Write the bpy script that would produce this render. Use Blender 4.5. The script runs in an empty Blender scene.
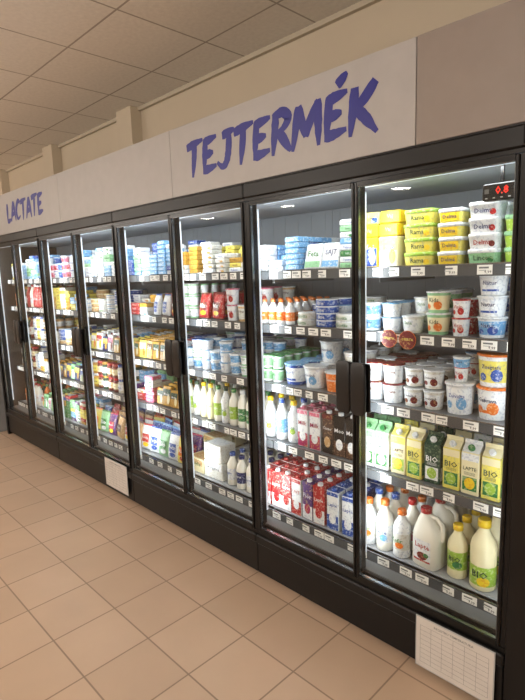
import bpy, math, random
from mathutils import Vector, Matrix
random.seed(11)
scene=bpy.context.scene
R=random.random
def U(a,b): return a+(b-a)*R()

# ------------------------------------------------------------------ materials
def s2l(c):
    c=c/255.0
    return ((c+.055)/1.055)**2.4 if c>.04045 else c/12.92
def lin(rgb): return (s2l(rgb[0]),s2l(rgb[1]),s2l(rgb[2]),1)
PAL={
 'white':(226,230,232,.35),'offwhite':(210,212,206,.4),'cream':(228,220,180,.4),'milk':(230,229,218,.3),
 'ltgrey':(178,182,184,.4),'grey':(110,114,116,.4),'dkgrey':(58,60,63,.4),'black':(12,12,14,.35),
 'red':(170,26,32,.35),'dkred':(104,16,26,.35),'orange':(220,112,30,.35),'yellow':(230,198,40,.35),
 'ltyellow':(226,214,100,.35),'lime':(146,182,60,.35),'green':(38,116,58,.35),'dkgreen':(18,58,42,.35),
 'ltgreen':(140,190,144,.35),'blue':(28,72,156,.35),'dkblue':(18,30,88,.35),'ltblue':(104,160,206,.35),
 'cyan':(40,160,200,.35),'purple':(78,40,110,.35),'pink':(208,110,138,.35),'magenta':(156,28,82,.35),
 'brown':(70,44,30,.4),'tan':(188,152,102,.45),'gold':(190,148,60,.3),
 'ink':(24,24,34,.5),
 'case_black':(12,12,14,.4),'case_dark':(17,17,19,.42),'frame':(9,9,11,.3),'handle':(24,24,27,.38),'silver':(140,144,148,.25),
 'shelfmetal':(118,122,126,.4),'caseback':(104,110,116,.45),'inner':(150,154,158,.4),'strip':(70,74,78,.35),
 'tag':(244,244,240,.5),'header':(168,166,166,.45),'header2':(138,128,122,.45),'signblue':(26,30,132,.45),
 'paper':(214,210,206,.7),'paperline':(120,120,122,.7),'trim':(200,190,172,.6),'lampbody':(230,230,226,.5),
}
PRINT={'white':((110,130,170),.32),'offwhite':((160,135,110),.35),'red':((240,220,200),.35),'yellow':((200,70,30),.3),'ltyellow':((60,100,160),.25),
 'lime':((240,240,210),.3),'green':((225,235,190),.3),'ltgreen':((30,110,60),.3),'blue':((225,235,245),.4),'ltblue':((250,250,250),.4),
 'dkblue':((200,210,235),.3),'purple':((240,210,120),.3),'pink':((250,250,250),.4),'magenta':((250,230,120),.3),'gold':((110,50,20),.4),
 'tan':((245,235,215),.4),'orange':((250,235,190),.3),'dkred':((235,200,130),.3),'dkgreen':((200,220,180),.2),'brown':((220,190,150),.25)}
MATS={}
def mat(name):
    if name in MATS: return MATS[name]
    m=bpy.data.materials.new(name); m.use_nodes=True
    nt=m.node_tree; b=nt.nodes['Principled BSDF']
    c=PAL[name]; col=lin(c)
    tc=nt.nodes.new('ShaderNodeTexCoord'); nz=nt.nodes.new('ShaderNodeTexNoise')
    nz.inputs['Scale'].default_value=14; nz.inputs['Detail'].default_value=3
    nt.links.new(tc.outputs['Object'],nz.inputs['Vector'])
    mr=nt.nodes.new('ShaderNodeMapRange'); mr.inputs['To Min'].default_value=.90; mr.inputs['To Max'].default_value=1.06
    nt.links.new(nz.outputs['Fac'],mr.inputs['Value'])
    hs=nt.nodes.new('ShaderNodeHueSaturation'); hs.inputs['Color'].default_value=col
    if name in PRINT:   # small printed artwork on packaging
        n2=nt.nodes.new('ShaderNodeTexNoise'); n2.inputs['Scale'].default_value=95; n2.inputs['Detail'].default_value=2
        nt.links.new(tc.outputs['Object'],n2.inputs['Vector'])
        th=nt.nodes.new('ShaderNodeMapRange'); th.inputs['From Min'].default_value=.56; th.inputs['From Max'].default_value=.59
        th.inputs['To Max'].default_value=PRINT[name][1]
        nt.links.new(n2.outputs['Fac'],th.inputs['Value'])
        mx=nt.nodes.new('ShaderNodeMix'); mx.data_type='RGBA'
        nt.links.new(th.outputs[0],mx.inputs[0]); mx.inputs[6].default_value=col; mx.inputs[7].default_value=lin(PRINT[name][0])
        nt.links.new(mx.outputs[2],hs.inputs['Color'])
    nt.links.new(mr.outputs['Result'],hs.inputs['Value']); nt.links.new(hs.outputs['Color'],b.inputs['Base Color'])
    b.inputs['Roughness'].default_value=c[3]
    if name in('silver',): b.inputs['Metallic'].default_value=.9
    if name in('shelfmetal',): b.inputs['Metallic'].default_value=.3
    if name in('case_black','case_dark','frame'): b.inputs['Specular IOR Level'].default_value=.35
    MATS[name]=m; return m
def emis(name,rgb,s):
    m=bpy.data.materials.new(name); m.use_nodes=True
    b=m.node_tree.nodes['Principled BSDF']; b.inputs['Base Color'].default_value=lin(rgb)
    b.inputs['Emission Color'].default_value=lin(rgb); b.inputs['Emission Strength'].default_value=s
    MATS[name]=m
emis('led_white',(225,235,245),.5); emis('digit_red',(235,40,25),1.2)
def glassmat():
    m=bpy.data.materials.new('door_glass'); m.use_nodes=True; nt=m.node_tree
    for n in list(nt.nodes): nt.nodes.remove(n)
    o=nt.nodes.new('ShaderNodeOutputMaterial'); mx=nt.nodes.new('ShaderNodeMixShader')
    t=nt.nodes.new('ShaderNodeBsdfTransparent'); g=nt.nodes.new('ShaderNodeBsdfGlossy')
    t.inputs['Color'].default_value=(.95,.97,.965,1); g.inputs['Roughness'].default_value=0.0
    lw=nt.nodes.new('ShaderNodeLayerWeight'); lw.inputs['Blend'].default_value=.5
    p=nt.nodes.new('ShaderNodeMath'); p.operation='POWER'; p.inputs[1].default_value=5
    a=nt.nodes.new('ShaderNodeMath'); a.operation='MULTIPLY_ADD'; a.inputs[1].default_value=.8; a.inputs[2].default_value=.05
    nt.links.new(lw.outputs['Facing'],p.inputs[0]); nt.links.new(p.outputs[0],a.inputs[0])
    nt.links.new(a.outputs[0],mx.inputs[0]); nt.links.new(t.outputs[0],mx.inputs[1]); nt.links.new(g.outputs[0],mx.inputs[2])
    nt.links.new(mx.outputs[0],o.inputs[0]); MATS['glass']=m
glassmat()
def tilemat(name,c1,c2,cm,size,mortar,rough,offx=0,offy=0,nscale=3,bump=.15,spec=.5):
    m=bpy.data.materials.new(name); m.use_nodes=True; nt=m.node_tree; b=nt.nodes['Principled BSDF']
    tc=nt.nodes.new('ShaderNodeTexCoord'); mp=nt.nodes.new('ShaderNodeMapping')
    mp.inputs['Location'].default_value=(offx,offy,0)
    br=nt.nodes.new('ShaderNodeTexBrick'); br.offset=0; br.squash=1
    br.inputs['Scale'].default_value=1; br.inputs['Brick Width'].default_value=size; br.inputs['Row Height'].default_value=size
    br.inputs['Mortar Size'].default_value=mortar; br.inputs['Mortar Smooth'].default_value=.3
    br.inputs['Color1'].default_value=lin(c1); br.inputs['Color2'].default_value=lin(c2); br.inputs['Mortar'].default_value=lin(cm)
    nt.links.new(tc.outputs['Object'],mp.inputs['Vector']); nt.links.new(mp.outputs['Vector'],br.inputs['Vector'])
    nz=nt.nodes.new('ShaderNodeTexNoise'); nz.inputs['Scale'].default_value=nscale; nz.inputs['Detail'].default_value=8
    nt.links.new(tc.outputs['Object'],nz.inputs['Vector'])
    mr=nt.nodes.new('ShaderNodeMapRange'); mr.inputs['To Min'].default_value=.86; mr.inputs['To Max'].default_value=1.1
    nt.links.new(nz.outputs['Fac'],mr.inputs['Value'])
    hs=nt.nodes.new('ShaderNodeHueSaturation'); nt.links.new(br.outputs['Color'],hs.inputs['Color']); nt.links.new(mr.outputs[0],hs.inputs['Value'])
    nt.links.new(hs.outputs[0],b.inputs['Base Color']); b.inputs['Roughness'].default_value=rough
    b.inputs['Specular IOR Level'].default_value=spec
    bp=nt.nodes.new('ShaderNodeBump'); bp.inputs['Strength'].default_value=bump; bp.inputs['Distance'].default_value=.002; bp.invert=True
    nt.links.new(br.outputs['Fac'],bp.inputs['Height']); nt.links.new(bp.outputs[0],b.inputs['Normal'])
    MATS[name]=m
tilemat('floor_tile',(200,174,150),(191,165,141),(144,122,102),.3,.004,.34,offx=.05,offy=.06)
tilemat('ceiling_tile',(243,239,233),(239,235,228),(178,170,162),.6,.007,.9,offx=.2,offy=.15,nscale=40)
def wallmat(name,c):
    m=bpy.data.materials.new(name); m.use_nodes=True; nt=m.node_tree; b=nt.nodes['Principled BSDF']
    nz=nt.nodes.new('ShaderNodeTexNoise'); nz.inputs['Scale'].default_value=2.5; nz.inputs['Detail'].default_value=6
    tc=nt.nodes.new('ShaderNodeTexCoord'); nt.links.new(tc.outputs['Object'],nz.inputs['Vector'])
    cr=nt.nodes.new('ShaderNodeMapRange'); cr.inputs['To Min'].default_value=.93; cr.inputs['To Max'].default_value=1.04
    nt.links.new(nz.outputs['Fac'],cr.inputs['Value'])
    hs=nt.nodes.new('ShaderNodeHueSaturation'); hs.inputs['Color'].default_value=lin(c)
    nt.links.new(cr.outputs[0],hs.inputs['Value']); nt.links.new(hs.outputs[0],b.inputs['Base Color']); b.inputs['Roughness'].default_value=.85
    MATS[name]=m
wallmat('wall_paint',(212,200,180))

# ------------------------------------------------------------------ text cache
TC={}
def tmesh(word):
    if word in TC: return TC[word]
    cu=bpy.data.curves.new('tmp','FONT'); cu.body=word; cu.resolution_u=1; cu.offset=.012
    ob=bpy.data.objects.new('tmp',cu); scene.collection.objects.link(ob)
    bpy.context.view_layer.update()
    dg=bpy.context.evaluated_depsgraph_get()
    me=bpy.data.meshes.new_from_object(ob.evaluated_get(dg))
    vs=[(v.co.x,v.co.y) for v in me.vertices]; fs=[tuple(p.vertices) for p in me.polygons]
    bpy.data.objects.remove(ob); bpy.data.curves.remove(cu); bpy.data.meshes.remove(me)
    x0=min(v[0] for v in vs);x1=max(v[0] for v in vs);y0=min(v[1] for v in vs);y1=max(v[1] for v in vs)
    w=x1-x0; vs=[((v[0]-(x0+x1)/2)/w,(v[1]-(y0+y1)/2)/w) for v in vs]
    TC[word]=(vs,fs,(y1-y0)/w); return TC[word]

# ------------------------------------------------------------------ mesh builder
class P:
    def __init__(s): s.v=[];s.f=[];s.m=[];s.s=[]
    def face(s,idx,m,sm=False): s.f.append(idx);s.m.append(m);s.s.append(sm)
    def box(s,x0,x1,y0,y1,z0,z1,m,bev=0):
        if bev>0:
            cx,cy=(x0+x1)/2,(y0+y1)/2; hx,hy=(x1-x0)/2,(y1-y0)/2; b=bev
            o=len(s.v)
            lv=[(z0,b),(z0+b,0),(z1-b,0),(z1,b)]
            for z,i in lv:
                X,Y=hx-i,hy-i
                for p in((X-b+i*0,-Y),(X,-Y+b),(X,Y-b),(X-b,Y),(-X+b,Y),(-X,Y-b),(-X,-Y+b),(-X+b,-Y)):
                    s.v.append((cx+p[0],cy+p[1],z))
            for k in range(3):
                for j in range(8):
                    a=o+k*8+j; c=o+k*8+(j+1)%8
                    s.face((a,c,c+8,a+8),m)
            s.face(tuple(o+7-j for j in range(8)),m); s.face(tuple(o+24+j for j in range(8)),m)
            return
        o=len(s.v)
        s.v+=[(x0,y0,z0),(x1,y0,z0),(x1,y1,z0),(x0,y1,z0),(x0,y0,z1),(x1,y0,z1),(x1,y1,z1),(x0,y1,z1)]
        for q in((3,2,1,0),(4,5,6,7),(0,1,5,4),(1,2,6,5),(2,3,7,6),(3,0,4,7)): s.face(tuple(o+i for i in q),m)
    def ring(s,a,seg):
        o=len(s.v); hx,hy,z,n=a[:4]; cx=a[5] if len(a)>5 else 0; cy=a[6] if len(a)>6 else 0
        e=2.0/n
        for j in range(seg):
            t=2*math.pi*j/seg; c,q=math.cos(t),math.sin(t)
            s.v.append((cx+hx*math.copysign(abs(c)**e,c),cy+hy*math.copysign(abs(q)**e,q),z))
        return o
    def loft(s,secs,seg=18,cap0=True,cap1=True,smooth=True):
        pr=None;pm=None
        for i in range(len(secs)-1):
            a,b=secs[i],secs[i+1]; m=a[4]
            r0=pr if (pr is not None and pm==m) else s.ring(a,seg)
            r1=s.ring(b,seg)
            for j in range(seg):
                k=(j+1)%seg; s.face((r0+j,r0+k,r1+k,r1+j),m,smooth)
            pr,pm=r1,m
        if cap0:
            r=s.ring(secs[0],seg); s.face(tuple(r+seg-1-j for j in range(seg)),secs[0][4])
        if cap1:
            r=s.ring(secs[-1],seg); s.face(tuple(r+j for j in range(seg)),secs[-1][4])
    def surfgrid(s,x0,x1,z0,z1,surf,m,n=6):
        o=len(s.v)
        for i in range(n+1):
            x=x0+(x1-x0)*i/n
            s.v.append(surf(x,z0)); s.v.append(surf(x,z1))
        for i in range(n): s.face((o+2*i,o+2*i+2,o+2*i+3,o+2*i+1),m,True)
    def ell(s,cx,cz,rx,rz,surf,m,n=14):
        o=len(s.v); s.v.append(surf(cx,cz))
        for i in range(n):
            t=2*math.pi*i/n; s.v.append(surf(cx+rx*math.cos(t),cz+rz*math.sin(t)))
        for i in range(n): s.face((o,o+1+i,o+1+(i+1)%n),m,True)
    def text(s,word,w,m,cx,cz,surf,maxh=None):
        vs,fs,a=tmesh(word)
        if maxh and a*w>maxh: w=maxh/a
        o=len(s.v)
        for x,y in vs: s.v.append(surf(cx+x*w,cz+y*w))
        for f in fs: s.face(tuple(o+i for i in f),m)
    def tube(s,pts,r,m,seg=8):
        prev=None
        for i,p in enumerate(pts):
            a=Vector(pts[max(i-1,0)]);b=Vector(pts[min(i+1,len(pts)-1)]); d=(b-a).normalized()
            u=d.cross(Vector((0,1,0)));
            if u.length<.01: u=d.cross(Vector((1,0,0)))
            u.normalize(); w=d.cross(u); o=len(s.v)
            for j in range(seg):
                t=2*math.pi*j/seg; q=Vector(p)+u*r*math.cos(t)+w*r*math.sin(t); s.v.append(tuple(q))
            if prev is not None:
                for j in range(seg):
                    k=(j+1)%seg; s.face((prev+j,prev+k,o+k,o+j),m,True)
            prev=o
    def stamp(s,p,x,y,z,rot=0,sc=1.0,tilt=0):
        o=len(s.v); c,q=math.cos(rot)*sc,math.sin(rot)*sc
        if tilt:
            ct,st=math.cos(tilt),math.sin(tilt)
            for a in p.v:
                ay,az=a[1]*ct-a[2]*st, a[1]*st+a[2]*ct
                s.v.append((x+a[0]*c-ay*q,y+a[0]*q+ay*c,z+az*sc))
        else:
            for a in p.v: s.v.append((x+a[0]*c-a[1]*q,y+a[0]*q+a[1]*c,z+a[2]*sc))
        for f in p.f: s.f.append(tuple(i+o for i in f))
        s.m+=p.m; s.s+=p.s
    def obj(s,name,parent=None):
        me=bpy.data.meshes.new(name); me.from_pydata(s.v,[],s.f)
        names=[];ix={}
        for m in s.m:
            if m not in ix: ix[m]=len(names);names.append(m)
        for n in names: me.materials.append(MATS[n] if n in MATS else mat(n))
        me.polygons.foreach_set('material_index',[ix[m] for m in s.m])
        me.polygons.foreach_set('use_smooth',s.s); me.update()
        ob=bpy.data.objects.new(name,me); scene.collection.objects.link(ob)
        if parent: ob.parent=parent
        return ob
def empty(name):
    e=bpy.data.objects.new(name,None); scene.collection.objects.link(e); return e
def flat(hy): return lambda x,z:(x,-hy-.0009,z)
def cyl(r,r2=None,h=1):
    if r2 is None: return lambda x,z:((r+.0009)*math.sin(x/r),-(r+.0009)*math.cos(x/r),z)
    def f(x,z):
        q=r+(r2-r)*z/h+.001; return (q*math.sin(x/q),-q*math.cos(x/q),z)
    return f

# ------------------------------------------------------------------ products
def cup(r,h,body='white',lid='white',label=None,word=None,tc='ink',dot=None,seg=18,w2=None):
    p=P(); l=label or body; q=.80
    def rr(t): return r*(q+(.96-q)*t)
    p.loft([(rr(0),rr(0),0,2,body),(rr(.14),rr(.14),h*.14,2,l),(rr(.8),rr(.8),h*.8,2,body),(rr(.92),rr(.92),h*.92,2,lid),
            (r*1.03,r*1.03,h*.925,2,lid),(r*1.03,r*1.03,h*.98,2,lid),(r*.95,r*.95,h,2,lid)],seg)
    sf=cyl(rr(0),rr(1),h)
    if dot: p.ell(r*.35,h*.36,r*.36,h*.2,sf,dot,10); p.ell(-r*.5,h*.3,r*.25,h*.13,sf,dot,8)
    if word: p.text(word,r*1.15,tc,0,h*.6,sf,h*.2)
    if w2: p.surfgrid(-r*.6,r*.6,h*.2,h*.3,sf,w2)
    return p
def jar(r,h,body,lid,label,word=None,tc='ink',seg=14):
    p=P(); p.loft([(r*.92,r*.92,0,2,body),(r,r,h*.05,2,body),(r,r,h*.2,2,label),(r,r,h*.62,2,body),(r,r,h*.72,2,body),(r*.78,r*.78,h*.82,2,lid),(r*.86,r*.86,h*.825,2,lid),(r*.86,r*.86,h*.98,2,lid),(r*.8,r*.8,h,2,lid)],seg)
    if word: p.text(word,r*1.4,tc,0,h*.42,cyl(r+.0006),h*.2)
    return p
def rtub(hx,hy,h,body,lid,word=None,tc='ink',band=None,n=7,dot=None):
    p=P()
    p.loft([(hx*.88,hy*.86,0,n,body),(hx*.9,hy*.88,h*.12,n,body),(hx*.97,hy*.96,h*.72,n,lid),(hx*1.0,hy,h*.73,n,lid),(hx*1.0,hy,h*.95,n,lid),(hx*.96,hy*.95,h,n,lid)],20)
    sf=lambda x,z:(x,-hy*(.865+.1*z/h/.72)-.0016,z)
    if band: p.surfgrid(-hx*.72,hx*.72,h*.1,h*.68,sf,band,1)
    sf2=lambda x,z:(x,-hy*(.865+.1*z/h/.72)-.0026,z)
    if word: p.text(word,hx*1.1,tc,0,h*.42,sf2,h*.34)
    if dot: p.ell(hx*.6,h*.3,hx*.2,h*.2,sf2,dot,10)
    return p
def block(hx,hy,h,m,word=None,tc='white',band=None,dot=None,bz=(.55,.95)):
    p=P(); p.box(-hx,hx,-hy,hy,0,h,m,min(.004,h*.15))
    if band: p.surfgrid(-hx*.92,hx*.92,h*bz[0],h*bz[1],flat(hy),band,1)
    s2=flat(hy+.0007)
    if dot: p.ell(hx*.45,h*.35,hx*.35,h*.25,s2,dot,10)
    if word: p.text(word,hx*1.3,tc,0,h*.6 if h>.06 else h*.5,s2,h*.4)
    o=len(p.v); p.v+=[(-hx*.8,-hy*.75,h+.0006),(hx*.8,-hy*.75,h+.0006),(hx*.8,hy*.7,h+.0006),(-hx*.8,hy*.7,h+.0006)]
    p.face((o,o+1,o+2,o+3),band or tc)
    return p
def carton(w,d,h,main,top,panel,word,tc,cap='white',dot=None):
    p=P(); a,b=w/2,d/2; hb=h*.80
    p.box(-a,a,-b,b,0,hb,main,.003)
    o=len(p.v); r=h*.93
    p.v+=[(-a+.002,-b+.002,hb),(a-.002,-b+.002,hb),(a-.002,b-.002,hb),(-a+.002,b-.002,hb),(-a*.98,0,r),(a*.98,0,r)]
    p.face((o,o+1,o+5,o+4),top);p.face((o+2,o+3,o+4,o+5),top);p.face((o+1,o+2,o+5),top);p.face((o+3,o,o+4),top)
    p.box(-a*.98,a*.98,-.0018,.0018,r-.004,h,top)
    if cap:
        q=P(); q.loft([(.013,.013,0,2,cap),(.013,.013,.012,2,cap),(.011,.011,.014,2,cap)],12)
        p.stamp(q,0,-b*.55,hb+(r-hb)*.42,0,1,.75)
    s1=flat(b); s2=flat(b+.0006)
    p.surfgrid(-a*.96,a*.96,hb*.80,hb*.97,s1,top,1)
    p.surfgrid(-a*.8,a*.8,hb*.1,hb*.42,s1,panel,1)
    if dot: p.ell(0,hb*.27,a*.6,hb*.14,s2,dot,12)
    p.text(word,w*.74,tc,0,hb*.62,s2,hb*.17)
    for k in range(3): p.surfgrid(-a*.6,a*.6,hb*(.47+.025*k),hb*(.478+.025*k),s2,tc,1)
    for sx in(-1,1):
        o=len(p.v); X=sx*(a+.0008)
        p.v+=[(X,-b*.8,hb*.1),(X,b*.8,hb*.1),(X,b*.8,hb*.42),(X,-b*.8,hb*.42)]; p.face((o,o+1,o+2,o+3),panel)
    return p
def brick(w,d,h,main,top,panel,word,tc,cap='red',dot=None):
    p=P();a,b=w/2,d/2
    p.box(-a,a,-b,b,0,h*.93,main,.003)
    p.box(-a*.97,a*.97,-b*.97,b*.97,h*.925,h*.935,top)
    q=P(); q.loft([(.014,.014,0,2,cap),(.014,.014,h*.06,2,cap),(.012,.012,h*.07,2,cap)],12); p.stamp(q,0,-b*.4,h*.93)
    s1=flat(b);s2=flat(b+.0006)
    p.surfgrid(-a*.97,a*.97,h*.02,h*.36,s1,panel,1); p.surfgrid(-a*.97,a*.97,h*.82,h*.91,s1,top,1)
    if dot: p.ell(0,h*.28,a*.6,h*.13,s2,dot,12)
    p.text(word,w*.8,tc,0,h*.6,s2,h*.2)
    return p
def bottle(r,h,body='milk',cap='green',label='white',word=None,tc='ink',dot=None,seg=16,lb=(.18,.52)):
    p=P()
    p.loft([(r*.88,r*.88,0,2,body),(r,r,h*.02,2,body),(r,r,h*lb[0],2,label),(r,r,h*lb[1],2,body),(r,r,h*.60,2,body),(r*.9,r*.9,h*.68,2,body),
            (r*.62,r*.62,h*.77,2,body),(r*.42,r*.42,h*.84,2,body),(r*.40,r*.40,h*.89,2,cap),(r*.5,r*.5,h*.892,2,cap),(r*.5,r*.5,h*.985,2,cap),(r*.44,r*.44,h,2,cap)],seg)
    sf=cyl(r+.0006)
    zc=(lb[0]+lb[1])/2*h
    if dot: p.ell(r*.3,zc-h*.07,r*.5,h*.07,sf,dot,10)
    if word: p.text(word,r*1.4,tc,0,zc+h*.03,sf,h*.1)
    return p
def jug(h=.25,hx=.062,hy=.055):
    p=P(); b='milk'
    p.loft([(hx*.9,hy*.9,0,4,b),(hx,hy,h*.03,4,b),(hx,hy,h*.55,4,b),(hx*.92,hy*.92,h*.66,3.5,b),(hx*.62,hy*.62,h*.8,3,b,-.01),(hx*.4,hy*.42,h*.88,2,b,-.018),(hx*.36,hx*.36,h*.91,2,'red',-.018),(hx*.38,hx*.38,h*.915,2,'red',-.018),(hx*.38,hx*.38,h,2,'red',-.018)],24)
    p.tube([(-.0,0,h*.86),(hx*.55,0,h*.87),(hx*.95,0,h*.78),(hx*1.0,0,h*.64),(hx*.98,0,h*.5)],.010,b)
    sf=lambda x,z:(x,-hy-.0012+abs(x)**3*60,z)
    p.surfgrid(-hx*.7,hx*.62,h*.12,h*.5,sf,'white',6)
    s2=lambda x,z:(x,-hy-.002+abs(x)**3*60,z)
    p.text('Lapte',hx*1.15,'red',0,h*.39,s2,h*.12); p.ell(0,h*.22,hx*.4,h*.07,s2,'dkred'); p.ell(hx*.3,h*.25,hx*.2,h*.04,s2,'green'); p.surfgrid(-hx*.68,hx*.6,h*.12,h*.15,s2,'red',4)
    return p
def bag(w,h,d,m,band,word=None,tc='white',dot=None):
    p=P(); a,b=w/2,d/2
    p.loft([(a*.95,b*.35,0,5,m),(a*.98,b*.8,h*.08,3.5,m),(a,b,h*.4,2.8,m),(a*.96,b*.72,h*.75,2.8,m),(a*.97,b*.2,h*.93,4,band),(a*.98,b*.08,h*.935,6,band),(a,b*.06,h,8,band)],18)
    sf=lambda x,z:(x,-b*(1-.32*abs(z/h-.4)**1.5*2.2)*math.sqrt(max(0.02,1-(abs(x)/a)**2.8*.95))-.003,z)
    p.surfgrid(-a*.6,a*.6,h*.3,h*.62,sf,band,6)
    s2=lambda x,z:(sf(x,z)[0],sf(x,z)[1]-.0012,z)
    if word: p.text(word,w*.52,tc,0,h*.48,s2,h*.2)
    if dot: p.ell(a*.1,h*.2,a*.5,h*.09,sf,dot,10)
    return p
def wheel(r,h,m,lid,word=None,tc='white'):
    p=P(); p.loft([(r*.97,r*.97,0,2,m),(r,r,h*.1,2,m),(r,r,h*.85,2,lid),(r*1.01,r*1.01,h*.86,2,lid),(r*.97,r*.97,h,2,lid)],22)
    if word: p.text(word,r*1.3,tc,0,h*.48,cyl(r+.0006),h*.5)
    return p

def fill(name,x0,x1,z,protos,w,d,rows=2,stack=1,sh=.05,y0=.172,rot=.10,seq=False,sc=1.0,mixed=False):
    b=P(); n=max(1,int((x1-x0)/w+1e-6)); pitch=(x1-x0)/n
    zz=z+.0015
    for r in range(rows):
        for i in range(n):
            pr=protos[i%len(protos)] if seq else random.choice(protos)
            k=stack if isinstance(stack,int) else random.randint(*stack)
            ang=U(-rot,rot)
            for s in range(k):
                if mixed and R()<.4: pr=random.choice(protos)
                b.stamp(pr,x0+pitch*(i+.5)+U(-.002,.002),y0+d/2+r*d+U(0,.004),zz+s*sh,ang+U(-.04,.04),sc)
    return b.obj(name)

SH=[1.60,1.33,1.02,.71,.33]
S1,S2,S3,S4,S5=SH

marg_y=rtub(.064,.05,.055,'ltyellow','lime','Rama','dkgreen',None,dot='yellow')
marg_y2=rtub(.064,.05,.055,'yellow','offwhite','Rama','dkblue','ltyellow')
marg_b=rtub(.048,.045,.052,'ltyellow','white','Delma','dkblue','yellow')
marg_w=rtub(.056,.05,.055,'white','white','Delma','dkblue',None,dot='red')
marg_g=rtub(.056,.05,.055,'ltgreen','white','Linco','dkgreen',None,dot='green')
marg_r=rtub(.056,.05,.055,'white','white','Delma','red',None,dot='dkred')
marg_l=rtub(.05,.05,.055,'lime','ltgreen','Bio','dkgreen',None)
but_by=block(.045,.04,.125,'cream','Unt','blue','ltyellow','yellow')
but_b=block(.045,.04,.125,'yellow','Vaj','white','blue','white',(.05,.65))
but_yt=block(.045,.04,.05,'yellow','Vaj','blue')
but_bt=block(.045,.04,.05,'ltyellow','Unt','dkblue',dot='blue')
# -- door A
b=P()
for r in range(3):
    b.stamp(but_b,-1.247,.215+r*.085,S1+.0015,U(-.06,.06)); b.stamp(but_by,-1.153,.215+r*.085,S1+.0015,U(-.06,.06))
b.obj('butter_pack_row')
b=P()
for i,x in enumerate((-1.25,-1.155)):
    for r in range(2): b.stamp(random.choice([but_yt,but_bt]),x,.22+r*.09,S1+.129,U(-.1,.1))
    b.stamp(but_yt if i else but_bt,x,.23,S1+.182,U(-.1,.1))
b.obj('butter_pack_stack')
fill('margarine_tub_stack',-1.095,-.955,S1,[marg_y,marg_y2],.135,.11,3,4,.0555,rot=.05)
fill('margarine_tub_stack',-.95,-.84,S1,[marg_b],.1,.1,4,4,.053,rot=.06)
b=P()
for r in range(3):
    for i,q in enumerate([marg_g,marg_r,marg_w,marg_w]): b.stamp(q,-.768,.225+r*.105,S1+.0015+i*.0555,U(-.05,.05))
b.obj('margarine_tub_stack')
fill('margarine_tub_stack',-.70,-.59,S1,[marg_l],.105,.105,3,3,.0555)
yc=cup(.042,.06,'white','ltblue','white','Iaurt','blue'); yc2=cup(.042,.06,'white','white','ltblue','Iaurt','dkblue')
ycg=cup(.048,.085,'white','white','ltgreen','Greco','green',dot='green'); ycg3=cup(.048,.085,'ltgreen','white','cream','Kids','dkgreen',dot='orange')
ycr=cup(.034,.07,'red','white','red','Fruct','white'); ycr2=cup(.034,.07,'white','red','white','Visin','red',dot='red')
ycb=cup(.05,.072,'white','white','white','Natur','dkblue',w2='blue'); ycb2=cup(.05,.072,'white','white','ltblue','Natur','dkblue',dot='blue')
fill('yogurt_cup_row',-1.295,-1.115,S2,[yc,yc2],.088,.09,4,(1,2),.061)
fill('yogurt_cup_row',-1.11,-1.01,S2,[cup(.046,.07,'offwhite','white','white','Sana','green')],.096,.1,3,(1,2),.071)
fill('yogurt_cup_row',-1.0,-.9,S2,[ycg,ycg3],.098,.1,3,2,.086)
fill('fruit_yogurt_cup_row',-.895,-.805,S2,[ycr,ycr2],.072,.075,5,(1,2),.071)
fill('yogurt_cup_stack',-.80,-.685,S2,[ycb,ycb2],.112,.115,4,3,.078,mixed=True,sc=1.07)
fill('yogurt_cup_stack',-.68,-.585,S2,[yc2],.09,.105,3,3,.061)
b=P()
for x in(-1.12,-1.035):
    q=P(); q.ell(0,0,.036,.036,flat(.0),'dkred',24); q.text('OFERTA',.052,'ltyellow',0,.002,flat(.0006)); q.ell(0,0,.038,.038,lambda x,z:(x,.0004,z),'orange',24)
    b.stamp(q,x,.132,S2-.02)
b.obj('promotion_badge')
sm=cup(.048,.085,'offwhite','white','white','Smântână','ink',dot='dkred'); sm2=cup(.048,.085,'white','dkred','white','Smetana','dkred'); sm3=cup(.048,.085,'white','white','offwhite','Lapte','brown',dot='brown')
bk1=cup(.058,.125,'white','white','white','Zuivelta','blue',dot='ltblue')
bk2=cup(.062,.125,'white','orange','white','Gabrava','dkblue',w2='orange',dot='orange')
bk3=cup(.062,.125,'white','orange','ltyellow','Zuegtefa','dkblue',dot='blue')
fill('sour_cream_cup_row',-1.295,-1.10,S3,[sm2,sm],.096,.1,4,2,.086)
fill('sour_cream_cup_row',-1.095,-.92,S3,[sm,sm3,sm],.087,.1,4,2,.086,sc=.9)
fill('yogurt_bucket_stack',-.915,-.795,S3,[bk1],.118,.12,4,1,.126)
b=P()
for r in range(4):
    for i in range(3): b.stamp(random.choice([yc,yc2,ycr2]),-.855+(i-1)*.0,.235+r*.12,S3+.128+i*.0505,U(-.2,.2),.83) if i<2 else None
b.obj('yogurt_cup_stack')
b=P()
for r in range(3):
    b.stamp(bk2,-.73,.24+r*.135,S3+.0015,U(-.1,.1)); b.stamp(bk3,-.73,.24+r*.135,S3+.1275,U(-.1,.1))
b.obj('yogurt_bucket_stack')
fill('yogurt_bucket_stack',-.66,-.58,S3,[cup(.036,.1,'white','blue')],.075,.1,3,2,.101)
c_w=carton(.07,.07,.215,'white','ltgreen','green','Lapte','dkgreen','green','white')
c_y=carton(.07,.07,.215,'ltyellow','cream','green','BIO','dkgreen','white','lime')
c_c=carton(.07,.07,.215,'cream','ltyellow','lime','LAPTE','brown','white','yellow')
c_g=carton(.07,.07,.215,'dkgreen','dkgreen','white','BIO','white','white','lime')
c_g2=carton(.07,.07,.215,'cream','white','green','LAPTE','dkgreen','green','yellow')
fill('milk_carton_row',-1.295,-1.145,S4,[c_w],.073,.078,4,1,rot=.04)
fill('milk_carton_row',-1.14,-.985,S4,[c_c,c_y],.073,.078,4,1,seq=True,rot=.06)
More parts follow.
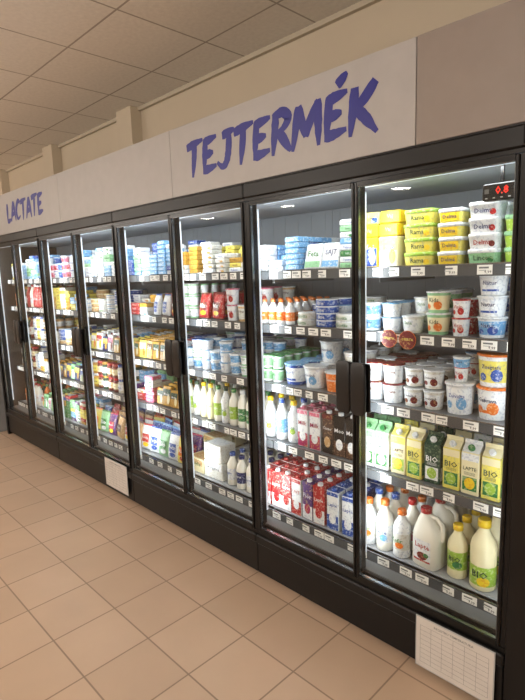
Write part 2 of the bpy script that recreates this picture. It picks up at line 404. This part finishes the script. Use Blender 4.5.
fill('milk_carton_row',-.98,-.905,S4,[c_g],.073,.078,4,1,rot=.03)
fill('milk_carton_row',-.90,-.67,S4,[c_y,c_g2,c_y],.075,.078,4,1,seq=True,rot=.06)
fill('milk_carton_row',-.665,-.585,S4,[c_g],.073,.078,3,1)
b1=bottle(.039,.235,'milk','orange','white','Lapte','blue',dot='ltblue');b2=bottle(.039,.235,'milk','red','white','Lapte','red',dot='pink');b3=bottle(.039,.235,'milk','blue','white','Lapte','blue',dot='blue');b4=bottle(.039,.215,'white','orange','offwhite','Kefir','green',dot='orange')
fill('milk_bottle_row',-1.30,-1.045,S5,[b1,b3,b2,b4],.083,.088,5,1,y0=.15)
b=P()
for r in range(3): b.stamp(jug(),-.965,.215+r*.13,S5+.0015,-.12)
b.obj('milk_jug')
by=bottle(.04,.225,'cream','yellow','lime','BIO','dkgreen',dot='green'); bc=bottle(.05,.285,'cream','yellow','lime','BIO','dkgreen',dot='yellow',lb=(.08,.36))
fill('milk_bottle_row',-.885,-.80,S5,[by],.082,.088,5,1,y0=.17)
b=P()
b.stamp(bc,-.735,.21,S5+.0015,.1,1.0); b.stamp(bc,-.73,.33,S5+.0015,.1); b.stamp(bc,-.735,.45,S5+.0015,.2)
b.obj('milk_bottle_row')
fill('milk_bottle_row',-.672,-.585,S5,[b1],.085,.088,4,1)
# -- door B
def pk(m,word,tc,band=None,dot=None,hx=.045): return block(hx,.042,.026,m,word,tc,band,dot)
PW,PD,PH=.093,.09,.027
pw=pk('white','Telemea','blue'); pb=pk('ltblue','Brânză','white'); pg=pk('ltgreen','Feta','dkgreen'); pdb=pk('blue','Cașcaval','white');py=pk('ltyellow','Gouda','dkred')
pg2=pk('green','Light','white'); pr=pk('red','Trappista','white'); pgd=pk('gold','Sajt','brown'); ppk=pk('pink','Mini','white'); ppu=pk('purple','Milka','white')
pw2=pk('white','Feta','green',dot='green'); pw3=pk('offwhite','Unt','red',dot='gold'); pw4=pk('white','Vaj','ink',dot='ltblue')
fill('cheese_pack_stack',-1.96,-1.75,S1,[pw,pb,pw4],PW,PD,4,(2,5),PH,mixed=True)
fill('cheese_pack_stack',-1.745,-1.635,S1,[pdb,pb,pw],PW,PD,4,(6,7),PH,mixed=True)
wp=block(.05,.012,.12,'white','SAJT','dkblue',band='ltblue',bz=(.05,.3)); wp2=block(.05,.012,.12,'white','Feta','green',band='ltgreen',bz=(.05,.3))
b=P()
for x in(-1.575,-1.468):
    for i in range(6): b.stamp(random.choice([wp,wp2]),x+U(-.003,.003),.20+.05*i,S1+.0045,U(-.06,.06),1,-.25)
b.obj('sliced_cheese_pack')
b=P()
for r in range(4):
    for i,q in enumerate([pg,pw,pg2,pw,pb,pw2,pg,pw]): b.stamp(q,-1.36,.225+r*.1,S1+.0015+i*PH,U(-.05,.05))
b.obj('cheese_pack_stack')
dr=bottle(.026,.125,'white','orange','orange','Actim','white',lb=(.15,.5)); 
fill('yogurt_drink_bottle_row',-1.94,-1.70,S2,[dr],.056,.06,6,1)
wh=wheel(.055,.032,'white','ltblue','Camembert','dkblue'); wh2=wheel(.055,.032,'blue','white','Brie','white'); wh3=wheel(.055,.032,'offwhite','white','Ricotta','green')
fill('round_cheese_box_stack',-1.69,-1.34,S2,[wh,wh2,wh3],.113,.115,3,(2,4),.033,mixed=True)
buk_w=cup(.062,.11,'white','white','white','Smântână','dkblue',dot='ltblue'); buk_b=cup(.062,.11,'blue','ltblue','white','Iaurt','blue',w2='blue'); buk_o=cup(.052,.095,'orange','white','orange','Fermier','white')
fill('yogurt_bucket_row',-1.94,-1.80,S3,[cup(.034,.07,'white','green','ltgreen','Bio','green')],.07,.075,5,2,.071)
fill('yogurt_bucket_row',-1.795,-1.665,S3,[buk_b],.126,.13,3,(1,1),.111)
fill('yogurt_bucket_row',-1.66,-1.53,S3,[buk_w],.126,.13,3,(1,2),.111)
fill('yogurt_bucket_row',-1.525,-1.415,S3,[buk_o],.106,.11,4,1,.096)
fill('yogurt_bucket_row',-1.41,-1.305,S3,[cup(.05,.1,'white','white','offwhite','Natur','ink',dot='ltblue')],.103,.11,4,2,.1)
yb=bottle(.034,.22,'white','yellow','white','Sana','green',dot='lime'); yb2=bottle(.034,.22,'white','blue','ltblue','Kefir','white')
fill('kefir_bottle_row',-1.94,-1.69,S4,[yb,yb,yb2],.074,.08,5,1)
ckp=brick(.065,.06,.21,'white','pink','magenta','Milk','magenta','pink','white'); ckb=brick(.065,.06,.215,'brown','dkred','black','Cacao','white','white','tan'); ckk=brick(.065,.06,.215,'black','black','brown','Moo','white','white','white')
fill('milk_drink_carton_row',-1.68,-1.53,S4,[ckp],.07,.068,5,1)
fill('milk_drink_carton_row',-1.52,-1.31,S4,[ckk,ckb],.069,.068,5,1)
rd=brick(.068,.065,.215,'red','red','white','Lapte','white','white','red'); pu=brick(.068,.065,.215,'purple','purple','white','Fior','white','white','magenta'); wr=brick(.068,.065,.215,'white','red','red','UHT','red','red','white'); bl=brick(.068,.065,.215,'dkblue','blue','white','Zuzu','white','white','blue'); wb=brick(.068,.065,.215,'white','blue','blue','Lapte','blue','blue','white')
fill('uht_milk_carton_row',-1.94,-1.645,S5,[wr,rd],.073,.075,6,1,seq=False,y0=.155)
fill('uht_milk_carton_row',-1.64,-1.50,S5,[pu,rd],.07,.075,6,1,seq=True,y0=.155)
fill('uht_milk_carton_row',-1.495,-1.31,S5,[wb,bl],.07,.075,6,1,seq=False,y0=.155)

# -- door C
packs_y=[py,pgd,pw3,py,pw]; packs_b=[pb,pw,pdb,pg,pw2,pw4,pw,pb]; packs_m=[pw,pb,pdb,pr,py,pg2,ppk,pgd,ppu,pg,pw2,pw3,pw4]; packs_r=[pr,pw,pr,pgd,pw3,pw4]
stand=[block(.038,.014,.12,c,w,t,band=bd,dot=dt,bz=(.5,.85)) for c,w,t,bd,dt in (('ltyellow','Gouda','red','white','orange'),('white','Edam','white','red','yellow'),('ltblue','Feta','blue','white','white'),('red','Salam','red','white','gold'),('ltgreen','Light','white','green','white'),('gold','Mozza','white','dkgreen','cream'),('offwhite','Tofu','white','blue','lime'),('white','Ham','dkblue','pink','dkred'),('dkblue','Brie','ink','ltyellow','gold'),('tan','Sajt','white','brown','ltyellow'))]
def stands(name,x0,x1,z,protos,w=.081,rows=9,sp=.046):
    b=P(); n=max(1,int((x1-x0)/w)); pitch=(x1-x0)/n
    for i in range(n):
        q=random.choice(protos); s0=U(.92,1.2)
        for r in range(rows):
            if R()<.25: q=random.choice(protos)
            b.stamp(q,x0+pitch*(i+.5)+U(-.003,.003),.20+r*sp,z+.004,U(-.1,.1),min(s0+.03*r,1.25) if r else s0*.97,-.12)
    return b.obj(name)
bagp=[bag(.105,.16,.05,c,bd,w,t,dot=d) for c,bd,w,t,d in (('red','dkred','Mix','white','yellow'),('ltyellow','orange','Rasa','white','red'),('purple','magenta','Cheese','white','yellow'),('ltgreen','green','Bio','white','white'),('white','red','Gouda','white','yellow'),('blue','ltblue','Moz','white','white'),('white','blue','Feta','white','blue'),('tan','brown','Crispy','white','gold'))]
def bags(name,x0,x1,z,protos,w=.11,rows=5,sc=1):
    b=P(); n=max(1,int((x1-x0)/w)); pitch=(x1-x0)/n
    for i in range(n):
        for r in range(rows):
            b.stamp(random.choice(protos),x0+pitch*(i+.5)+U(-.004,.004),.205+r*.085,z+.006,U(-.18,.18),sc,-.15)
    return b.obj(name)
fill('cheese_pack_stack',-2.66,-2.42,S1,packs_y,PW,PD,4,(4,7),PH,mixed=True)
fill('cheese_pack_stack',-2.41,-2.17,S1,packs_y,PW,PD,4,(3,7),PH,mixed=True)
fill('cheese_pack_stack',-2.16,-1.97,S1,[pgd,pw,py],PW,PD,4,(2,5),PH,mixed=True)
fill('yogurt_cup_row',-2.66,-2.50,S2,[cup(.036,.07,'ltgreen','white','white','Bio','green')],.075,.08,5,3,.071)
bags('salami_bag_row',-2.49,-2.24,S2,[bagp[0]],.1,5,.95)
fill('dessert_cup_row',-2.23,-1.95,S2,[cup(.04,.09,'tan','white','offwhite','Puding','brown'),cup(.04,.09,'white','pink','white','Crema','magenta',dot='red')],.085,.09,4,(1,2),.091)
fill('yogurt_cup_row',-2.66,-1.95,S3,[yc,yc2,cup(.042,.06,'white','blue','white','Iaurt','blue'),cup(.042,.06,'ltgreen','white','white','Kefir','green')],.088,.09,5,(2,3),.061,mixed=True)
kb=[bottle(.031,.22,'milk','green','lime','Kefir','white',seg=12),bottle(.031,.22,'milk','white','green','Lapte','white',seg=12),bottle(.031,.22,'cream','yellow','cream','Ayran','green',seg=12),bottle(.031,.22,'white','dkgreen','white','Sana','green',dot='lime',seg=12)]
fill('kefir_bottle_row',-2.66,-1.95,S4,kb,.067,.072,6,1)
wbx=block(.085,.06,.11,'offwhite','Margarina','grey',band='white'); wbx2=block(.085,.06,.09,'cream','Drojdie','green',band='tan')
fill('shipping_carton',-2.66,-2.30,S5,[wbx,wbx2],.176,.13,3,(1,2),.111)
fill('milk_bottle_row',-2.28,-1.95,S5,[bottle(.036,.2,'milk','blue','white','Lapte','blue',seg=12),bottle(.036,.2,'milk','dkblue','dkblue','Lapte','white',seg=12)],.076,.08,5,1)
# -- door D
fill('cheese_pack_stack',-3.36,-2.67,S1,packs_b,PW,PD,4,(4,8),PH,mixed=True)
fill('ham_pack_stack',-3.36,-3.02,S2,packs_r+[ppk],PW,PD,4,(3,6),PH,mixed=True)
bags('salami_bag_row',-3.0,-2.67,S2,[bagp[0],bagp[0],bagp[6]],.095,5,.88)
stands('sliced_cheese_pack',-3.36,-2.67,S3,stand)
fill('cheese_pack_stack',-3.36,-3.02,S4,packs_m,PW,PD,4,(3,8),PH,mixed=True)
stands('sliced_ham_pack',-3.0,-2.67,S4,[stand[0],stand[3],stand[5],stand[8],stand[9]])
bags('frozen_snack_bag_row',-3.36,-2.67,S5,bagp,.11,5,1.15)
# -- doors E..H and end
cs_bl=[cup(.036,.062,'white','blue','white','Iaurt','blue',seg=12),cup(.036,.062,'ltblue','white','blue','Nat','white',seg=12),cup(.036,.062,'white','white','pink','Fruct','red',dot='red',seg=12)]
cs_m=cs_bl+[cup(.036,.062,'ltyellow','white','ltyellow','Van','brown',seg=12),cup(.036,.062,'red','white','red','Vis','white',seg=12)]
bt_m=[bottle(.032,.22,'red','white','red','Suc','white',seg=12),bottle(.032,.22,'milk','red','white','Lapte','red',seg=12),bottle(.032,.2,'orange','green','orange','Suc','white',seg=12),bottle(.032,.22,'dkred','black','offwhite','Vin','red',seg=12),bottle(.032,.2,'dkgreen','gold','white','Bor','green',seg=12)]
jr=[jar(.038,.11,'dkgreen','gold','white','Muraturi','green'),jar(.038,.11,'dkred','red','cream','Zacusca','red'),jar(.038,.11,'gold','white','ltyellow','Miere','brown'),jar(.038,.11,'offwhite','blue','white','Hrean','blue'),jar(.038,.11,'tan','dkgreen','white','Mustar','brown')]
crt=[rd,wr,wb,c_c]
def zone(x0,x1,spec):
    for z,k in zip(SH,spec):
        if k=='pb': fill('cheese_pack_stack',x0,x1,z,packs_b,PW,PD,4,(4,8),PH,mixed=True)
        elif k=='pm': fill('cheese_pack_stack',x0,x1,z,packs_m,PW,PD,4,(3,8),PH,mixed=True)
        elif k=='pr': fill('ham_pack_stack',x0,x1,z,packs_r+[ppk,pw],PW,PD,4,(3,7),PH,mixed=True)
        elif k=='py': fill('cheese_pack_stack',x0,x1,z,packs_y+[pb],PW,PD,4,(4,7),PH,mixed=True)
        elif k=='cb': fill('yogurt_cup_row',x0,x1,z,cs_bl,.077,.08,5,(2,3),.063,mixed=True)
        elif k=='cm': fill('yogurt_cup_row',x0,x1,z,cs_m,.077,.08,5,(2,3),.063,mixed=True)
        elif k=='st': stands('sliced_cheese_pack',x0,x1,z,stand)
        elif k=='bg': bags('snack_bag_row',x0,x1,z,bagp,.11,5,1.1)
        elif k=='bt': fill('drink_bottle_row',x0,x1,z,bt_m,.07,.075,5,1)
        elif k=='tu': fill('cream_tub_stack',x0,x1,z,[marg_w,marg_g,marg_b],.125,.11,3,(2,4),.0555,mixed=True)
        elif k=='mk': fill('milk_carton_row',x0,x1,z,crt,.076,.08,4,1)
        elif k=='jr': fill('preserve_jar_row',x0,x1,z,jr,.08,.085,5,2,.1105)
        elif k=='wc': fill('round_cheese_box_stack',x0,x1,z,[wh,wh2,wh3,wheel(.055,.032,'tan','cream','Sajt','brown')],.115,.115,3,(3,5),.033,mixed=True)
zone(-4.02,-3.38,('pb','wc','st','jr','bg'))
zone(-4.70,-4.04,('cb','py','wc','st','pm'))
zone(-5.14,-4.72,('pb','bt','jr','pr','st'))
zone(-5.54,-5.16,('py','bt','bt','jr','bt'))
zone(-.43,.08,('tu','cb','cm','mk','mk'))
zone(.09,.72,('pb','cm','tu','bt','mk'))

# ------------------------------------------------------------------ refrigerated cases
def tagproto():
    p=P(); p.box(-.029,.029,-.0008,0,-.017,.017,'tag')
    p.surfgrid(-.022,.012,.004,.010,flat(.0012),'grey',1); p.surfgrid(-.022,.004,-.004,-.001,flat(.0012),'ltgrey',1)
    p.text('9,99',.024,'ink',.009,-.009,flat(.0012))
    return p
TAG=tagproto()
def light_area(name,loc,rot,sx,sy,power,color,parent=None,shape='RECTANGLE'):
    l=bpy.data.lights.new(name,'AREA'); l.shape=shape; l.size=sx
    if shape in('RECTANGLE','ELLIPSE'): l.size_y=sy
    l.energy=power; l.color=color
    o=bpy.data.objects.new(name,l); o.location=loc; o.rotation_euler=rot; scene.collection.objects.link(o)
    if parent: o.parent=parent
    return o
COOL=(.94,.985,1.0)
def case(x0,x1,first=False,last=False):
    e=empty('refrigerated_display_case')
    xm=(x0+x1)/2; g=.0008
    a,c=x0+g,x1-g
    p=P() # carcass
    p.box(a,c,.69,.77,.0,2.0,'case_dark'); p.box(a,c,.675,.69,.30,1.945,'caseback')
    p.box(a,c,.0,.69,1.95,2.0,'case_black'); p.box(a,c,.06,.69,1.935,1.95,'inner')
    p.box(a,c,.05,.69,.06,.285,'case_dark'); p.box(a,c,.13,.675,.285,S5,'inner'); p.box(a,c,.05,.13,.285,.29,'grey')
    p.box(a,c,.07,.6,.0,.06,'case_black')
    for i in range(12):
        xx=x0+(i+.5)*(x1-x0)/12; p.box(xx-.002,xx+.002,.6735,.675,.34,1.93,'grey')
    p.obj('carcass',e)
    p=P() # kick
    p.box(a,c,.0,.05,.025,.19,'case_black',.004); p.box(a,c,-.012,.05,.195,.243,'case_dark',.006); p.box(a,c,.0,.05,.244,.264,'frame')
    p.box(a,c,.012,.05,.19,.195,'frame'); p.box(a,c,.04,.07,.264,.285,'frame')
    p.obj('kick_panel',e)
    p=P() # top canopy
    p.box(a,c,-.012,.05,1.945,2.012,'case_dark',.006); p.box(a,c,-.002,.05,1.932,1.945,'frame')
    p.obj('canopy',e)
    p=P() # uprights
    p.box(a,x0+.017,.004,.06,.264,1.93,'frame'); p.box(x1-.017,c,.004,.06,.264,1.93,'frame'); p.box(xm-.009,xm+.009,.03,.06,.264,1.93,'frame')
    if last: p.box(a-.04,a,-.01,.77,0,2.01,'case_black')
    if first: p.box(a-.078,a,-.004,.77,0,2.012,'case_black')
    p.obj('uprights',e)
    p=P()
    for xx in(x0+.012,xm,x1-.012): p.box(xx-.008,xx+.008,.06,.07,.36,1.90,'led_white')
    p.box(a+.04,c-.04,.075,.10,1.922,1.934,'led_white')
    p.obj('led_strips',e)
    for i,(xx) in enumerate((x0+.014,xm,x1-.014)):
        light_area('led_light',(xx,.073,1.13),(math.pi/2,0,0),.016,1.5,(2.6,4.1,2.6)[i],COOL,e)
    light_area('led_light',(xm,.11,1.918),(math.radians(25),0,0),1.1,.03,3.8,COOL,e)
    # doors
    for k,(d0,d1) in enumerate(((x0+.018,xm-.002),(xm+.002,x1-.018))):
        p=P(); t=.013; tt=.018
        z0,z1=.266,1.93
        p.box(d0,d0+t,-.004,.022,z0,z1,'frame',.003); p.box(d1-t,d1,-.004,.022,z0,z1,'frame',.003)
        p.box(d0+t,d1-t,-.004,.022,z0,z0+tt,'frame'); p.box(d0+t,d1-t,-.004,.022,z1-tt,z1,'frame')
        s=.002
        p.box(d0+t,d0+t+s,.002,.016,z0+tt,z1-tt,'silver'); p.box(d1-t-s,d1-t,.002,.016,z0+tt,z1-tt,'silver')
        p.box(d0+t,d1-t,.002,.016,z0+tt,z0+tt+s,'silver'); p.box(d0+t,d1-t,.002,.016,z1-tt-s,z1-tt,'silver')
        p.obj('door_frame',e)
        p=P(); p.v=[(d0+t,.010,z0+tt),(d1-t,.010,z0+tt),(d1-t,.010,z1-tt),(d0+t,.010,z1-tt)]; p.face((0,1,2,3),'glass')
        p.obj('door_glass',e)
        hx=(d1-.034) if k==0 else (d0+.034)
        p=P(); 
        q=P(); q.loft([(.026,.006,-.108,2.5,'handle'),(.034,.011,-.094,3.5,'handle'),(.036,.014,0,3.5,'handle'),(.034,.011,.094,3.5,'handle'),(.026,.006,.108,2.5,'handle')],20)
        p.stamp(q,hx,-.032,1.12); p.box(hx-.012,hx+.012,-.026,-.003,1.04,1.065,'frame'); p.box(hx-.012,hx+.012,-.026,-.003,1.175,1.20,'frame')
        p.box(hx-.034,hx+.034,-.003,.0095,1.02,1.22,'frame',.003)
        p.obj('door_handle',e)
    # shelves
    for i,z in enumerate(SH):
        p=P()
        if i<4:
            p.box(a+.002,c-.002,.15,.67,z-.016,z,'shelfmetal')
            p.box(a+.002,c-.002,.15,.156,z-.04,z-.016,'shelfmetal')
            for xx in(a+.004,xm,c-.004): p.box(xx-.002,xx+.002,.18,.67,z-.06,z-.016,'grey')
        yf=.15 if i<4 else .125
        if i==4: p.box(a+.002,c-.002,.125,.15,z-.03,z+.0,'shelfmetal')
        p.box(a+.002,c-.002,yf-.008,yf,z-.04,z+.004,'strip'); p.box(a+.002,c-.002,yf-.010,yf-.006,z+.002,z+.006,'silver')
        x=x0+U(.03,.07)
        while x<x1-.04:
            p.stamp(TAG,x,yf-.0085,z-.018,U(-.08,.08),1.0)
            x+=random.choice((.062,.075,.09,.11,.13))
        p.obj('shelf_tier',e)
    return e
CE=[case(a_,b_,first=(i==4),last=(i==0)) for i,(a_,b_) in enumerate([(-5.57,-4.32),(-4.32,-3.07),(-3.07,-1.82),(-1.82,-.57),(-.49,.76)])]

# temperature display (part of the case it belongs to)
p=P(); p.box(-.742,-.632,.10,.14,1.812,1.868,'case_black',.004)
q=P(); q.text('0.8',.042,'digit_red',0,0,flat(0)); p.stamp(q,-.675,.0985,1.844)
for xx in(-.73,-.705,-.68,-.655): p.surfgrid(xx,xx+.008,1.818,1.822,lambda x,z:(x,.0985,z),'ltgrey',1)
p.surfgrid(-.733,-.718,1.835,1.85,lambda x,z:(x,.0985,z),'grey',1)
p.box(-.69,-.68,.12,.13,1.868,1.934,'case_black')
p.obj('temperature_display',CE[3])

# ------------------------------------------------------------------ header signs
def ribbon(p,pts,w,ox,oz,sc,m,sh=.07):
    P2=[]
    n=len(pts)
    for i in range(n-1):
        a,b_=pts[i],pts[i+1]
        a0=pts[i-1] if i>0 else a; b1=pts[i+2] if i+2<n else b_
        K=5
        for k in range(K):
            t=k/K
            f=lambda q0,q1,q2,q3:.5*((2*q1)+(-q0+q2)*t+(2*q0-5*q1+4*q2-q3)*t*t+(-q0+3*q1-3*q2+q3)*t**3)
            P2.append((f(a0[0],a[0],b_[0],b1[0]),f(a0[1],a[1],b_[1],b1[1])))
    P2.append(pts[-1]); N=len(P2); L=[]
    for i,(x,z) in enumerate(P2):
        a=P2[max(i-1,0)];c=P2[min(i+1,N-1)]
        dx,dz=c[0]-a[0],c[1]-a[1]; l=math.hypot(dx,dz) or 1
        t=i/(N-1)
        ww=w*(.72+.38*math.sin(math.pi*min(1,t*1.1+.1))) * (1 if t<.75 else 1-1.7*(t-.75))
        ww*=U(.92,1.08)
        nx,nz=-dz/l*ww/2,dx/l*ww/2
        L.append(((x+nx,z+nz),(x-nx,z-nz)))
    o=len(p.v)
    Y=-.0087-ribbon.k*.00002; ribbon.k+=1
    for l,r in L:
        for q in(l,r):
            p.v.append((ox+(q[0]+q[1]*sh)*sc,Y,oz+q[1]*sc))
    for i in range(N-1): p.face((o+2*i,o+2*i+1,o+2*i+3,o+2*i+2),m)
ribbon.k=0
LET={
'T':([[(0,.86),(.3,.92),(.76,.99)],[(.38,1.0),(.36,.5),(.30,-.08)]],.74),
'E':([[(.14,.97),(.12,.5),(.1,.0)],[(.06,.88),(.3,.91),(.63,.97)],[(.1,.48),(.5,.53)],[(.04,.05),(.3,.06),(.65,.12)]],.68),
'J':([[(.48,1.0),(.48,.5),(.4,.12),(.22,.0),(.0,.16)],[(.2,.88),(.7,.97)]],.68),
'R':([[(.14,1.0),(.12,.5),(.08,-.08)],[(.04,.89),(.35,.98),(.56,.8),(.42,.58),(.14,.46)],[(.26,.5),(.68,-.06)]],.72),
'M':([[(.16,1.0),(.1,.5),(.02,-.08)],[(.16,1.0),(.28,.6),(.4,.2)],[(.4,.22),(.56,.62),(.74,1.02)],[(.74,1.02),(.78,.5),(.82,-.08)]],.94),
'K':([[(.14,1.0),(.12,.5),(.08,-.08)],[(.66,1.02),(.4,.7),(.12,.46)],[(.2,.52),(.42,.3),(.76,-.1)]],.74),
'L':([[(.14,1.0),(.12,.5),(.1,.02)],[(.06,.05),(.3,.04),(.62,.12)]],.64),
'A':([[(.38,1.0),(.2,.5),(.0,-.06)],[(.38,1.0),(.52,.5),(.66,-.06)],[(.12,.32),(.57,.36)]],.7),
'C':([[(.6,.84),(.38,.98),(.14,.7),(.1,.3),(.28,.03),(.62,.16)]],.66),
}
def word(p,wd,x0,x1,z,sc):
    tot=sum((LET['E' if c=='É' else c][1]) for c in wd); k=(x1-x0)/(tot*sc)
    x=x0
    for c in wd:
        st,w=LET['E' if c=='É' else c]
        st=[[(q[0]*k,q[1]) for q in s] for s in st]
        if c=='É': st=st+[[(.34*k,1.16),(.60*k,1.38)]]
        dz=U(-.03,.03)
        for s in st: ribbon(p,[(a,b_+dz) for a,b_ in s],.25,x,z,sc,'signblue')
        x+=w*k*sc
sg=empty('store_sign')
seams=[-6.76,-5.304,-3.847,-2.39,-.933,.524,1.9]
for i in range(len(seams)-1):
    p=P(); p.box(seams[i]+.0015,seams[i+1]-.0015,-.008,.004,2.018,2.368,'header2' if i>=4 else 'header',.0012); p.obj('sign_panel',sg)
p=P(); p.box(-6.76,1.9,.005,.03,2.014,2.36,'case_dark'); p.box(-6.76,1.9,-.004,.03,2.0125,2.0175,'case_black'); p.obj('sign_backing',sg)
p=P(); word(p,'TEJTERMÉK',-2.25,-1.09,2.11,.160); p.obj('sign_lettering',sg)
p=P(); word(p,'LACTATE',-4.96,-4.14,2.12,.155); p.obj('sign_lettering',sg)

# notices
def notice(x0,x1,z0,z1,y):
    p=P(); p.box(x0,x1,y-.003,y,z0,z1,'ltgrey'); p.box(x0+.004,x1-.004,y-.0038,y-.003,z0+.004,z1-.004,'paper')
    sf=lambda x,z:(x,y-.0043,z)
    n=9
    for i in range(n):
        z=z0+.025+(z1-z0-.06)*i/(n-1); p.surfgrid(x0+.02,x1-.02,z,z+.0010,sf,'paperline',1)
    for i in range(7):
        x=x0+.02+(x1-x0-.041)*i/6; p.surfgrid(x,x+.0010,z0+.025,z1-.035,sf,'paperline',1)
    p.text('REGISTRU TEMPERATURA',(x1-x0)*.5,'grey',(x0+x1)/2,z1-.02,sf)
    p.obj('notice_sheet')
notice(-.90,-.595,.028,.245,-.014)
notice(-3.44,-3.12,.06,.275,-.014)

# ------------------------------------------------------------------ room
def slab(name,x0,x1,y0,y1,z0,z1,m):
    p=P(); p.box(x0,x1,y0,y1,z0,z1,m); return p.obj(name)
XL,XR,YF,YB,H=-12.0,4.0,-8.6,.80,3.0
slab('floor',XL,XR,YF,YB,-.1,0,'floor_tile')
slab('ceiling',XL,XR,YF,YB,H,H+.1,'ceiling_tile')
slab('wall_back',XL,XR,YB,YB+.1,0,H,'wall_paint')
slab('wall_front',XL,XR,YF-.1,YF,0,H,'wall_paint')
slab('wall_left',XL-.1,XL,YF,YB,0,H,'wall_paint')
slab('wall_right',XR,XR+.1,YF,YB,0,H,'wall_paint')
p=P()
for x in(-4.16,-5.76,-7.36): p.box(x,x+.24,YB-.10,YB,2.05,H-.001,'wall_paint')
p.obj('trim_pilasters')
p=P(); p.box(XL,XR,YB-.03,YB,H-.03,H-.001,'trim'); p.obj('trim_ceiling')
WARM=(1,.92,.83)
def lamp(x,y,pw,r=.17):
    e=empty('ceiling_lamp'); p=P()
    q=P(); q.loft([(r+.02,r+.02,-.035,2,'lampbody'),(r+.03,r+.03,-.0,2,'lampbody')],28,cap0=False); q.loft([(r+.015,r+.015,-.006,2,'lampbody'),(r+.015,r+.015,-.004,2,'lampbody')],28)
    p.stamp(q,x,y,H-.001); p.obj('lamp_housing',e)
    light_area('lamp_light',(x,y,H-.02),(0,0,0),2*r,2*r,pw,WARM,e,'DISK')
def fill_globe(x,y,pw):  # invented pendant out of view, added as fill to brighten ceiling and upper wall
    e=empty('fill_pendant'); p=P()
    q=P(); q.loft([(.05,.05,-.03,2,'lampbody'),(.06,.06,0,2,'lampbody')],20); q.loft([(.004,.004,-.26,2,'black'),(.004,.004,-.03,2,'black')],8); q.loft([(.045,.045,-.30,2,'lampbody'),(.03,.03,-.25,2,'lampbody')],20)
    p.stamp(q,x,y,H-.001); p.obj('fill_cord',e)
    l=bpy.data.lights.new('fill_point','POINT'); l.energy=pw; l.color=WARM; l.shadow_soft_size=.11
    o=bpy.data.objects.new('fill_point',l); o.location=(x,y,H-.42); scene.collection.objects.link(o); o.parent=e
for x in(-10.3,-7.6,-4.85,-2.1,.7): lamp(x,-6.6,32)
for x in(-9,-6.4,-3.6,-.9,1.8): fill_globe(x,-2.9,64)
# neighbouring display rack beyond the last case
p=P()
p.box(-6.75,-5.75,.2,.24,0,1.7,'inner')
for z in(.12,.5,.9,1.3): p.box(-6.75,-5.75,-.1,.2,z-.02,z,'shelfmetal')
p.box(-6.75,-5.75,-.1,.2,0,.1,'case_dark'); p.box(-5.75,-5.73,-.1,.24,0,1.7,'inner'); p.box(-6.77,-6.75,-.1,.24,0,1.7,'inner')
p.obj('grocery_rack')
for z in(.12,.5,.9,1.3): fill('snack_box_row',-6.74,-5.76,z,[block(.04,.03,.2,'red','Suc','white','orange'),block(.04,.03,.2,'yellow','Ceai','red','red')],.085,.07,3,1,y0=-.08)

# world
w=bpy.data.worlds.new('World'); scene.world=w; w.use_nodes=True
w.node_tree.nodes['Background'].inputs[0].default_value=(.5,.42,.34,1); w.node_tree.nodes['Background'].inputs[1].default_value=.3

# ------------------------------------------------------------------ camera
cam=bpy.data.cameras.new('camera'); co=bpy.data.objects.new('camera',cam); scene.collection.objects.link(co)
cam.lens=508/700*36; cam.sensor_width=36; cam.sensor_fit='AUTO'; cam.clip_start=.05
back=Vector((.7056,-.6920,.1521)).normalized(); up=Vector((-.0861,.1306,.9878)); right=up.cross(back).normalized(); up=back.cross(right)
M=Matrix(((right.x,up.x,back.x,0),(right.y,up.y,back.y,-1.7),(right.z,up.z,back.z,1.6),(0,0,0,1)))
co.matrix_world=M
scene.camera=co
scene.view_settings.view_transform='Standard'
scene.view_settings.look='None'
scene.view_settings.exposure=0
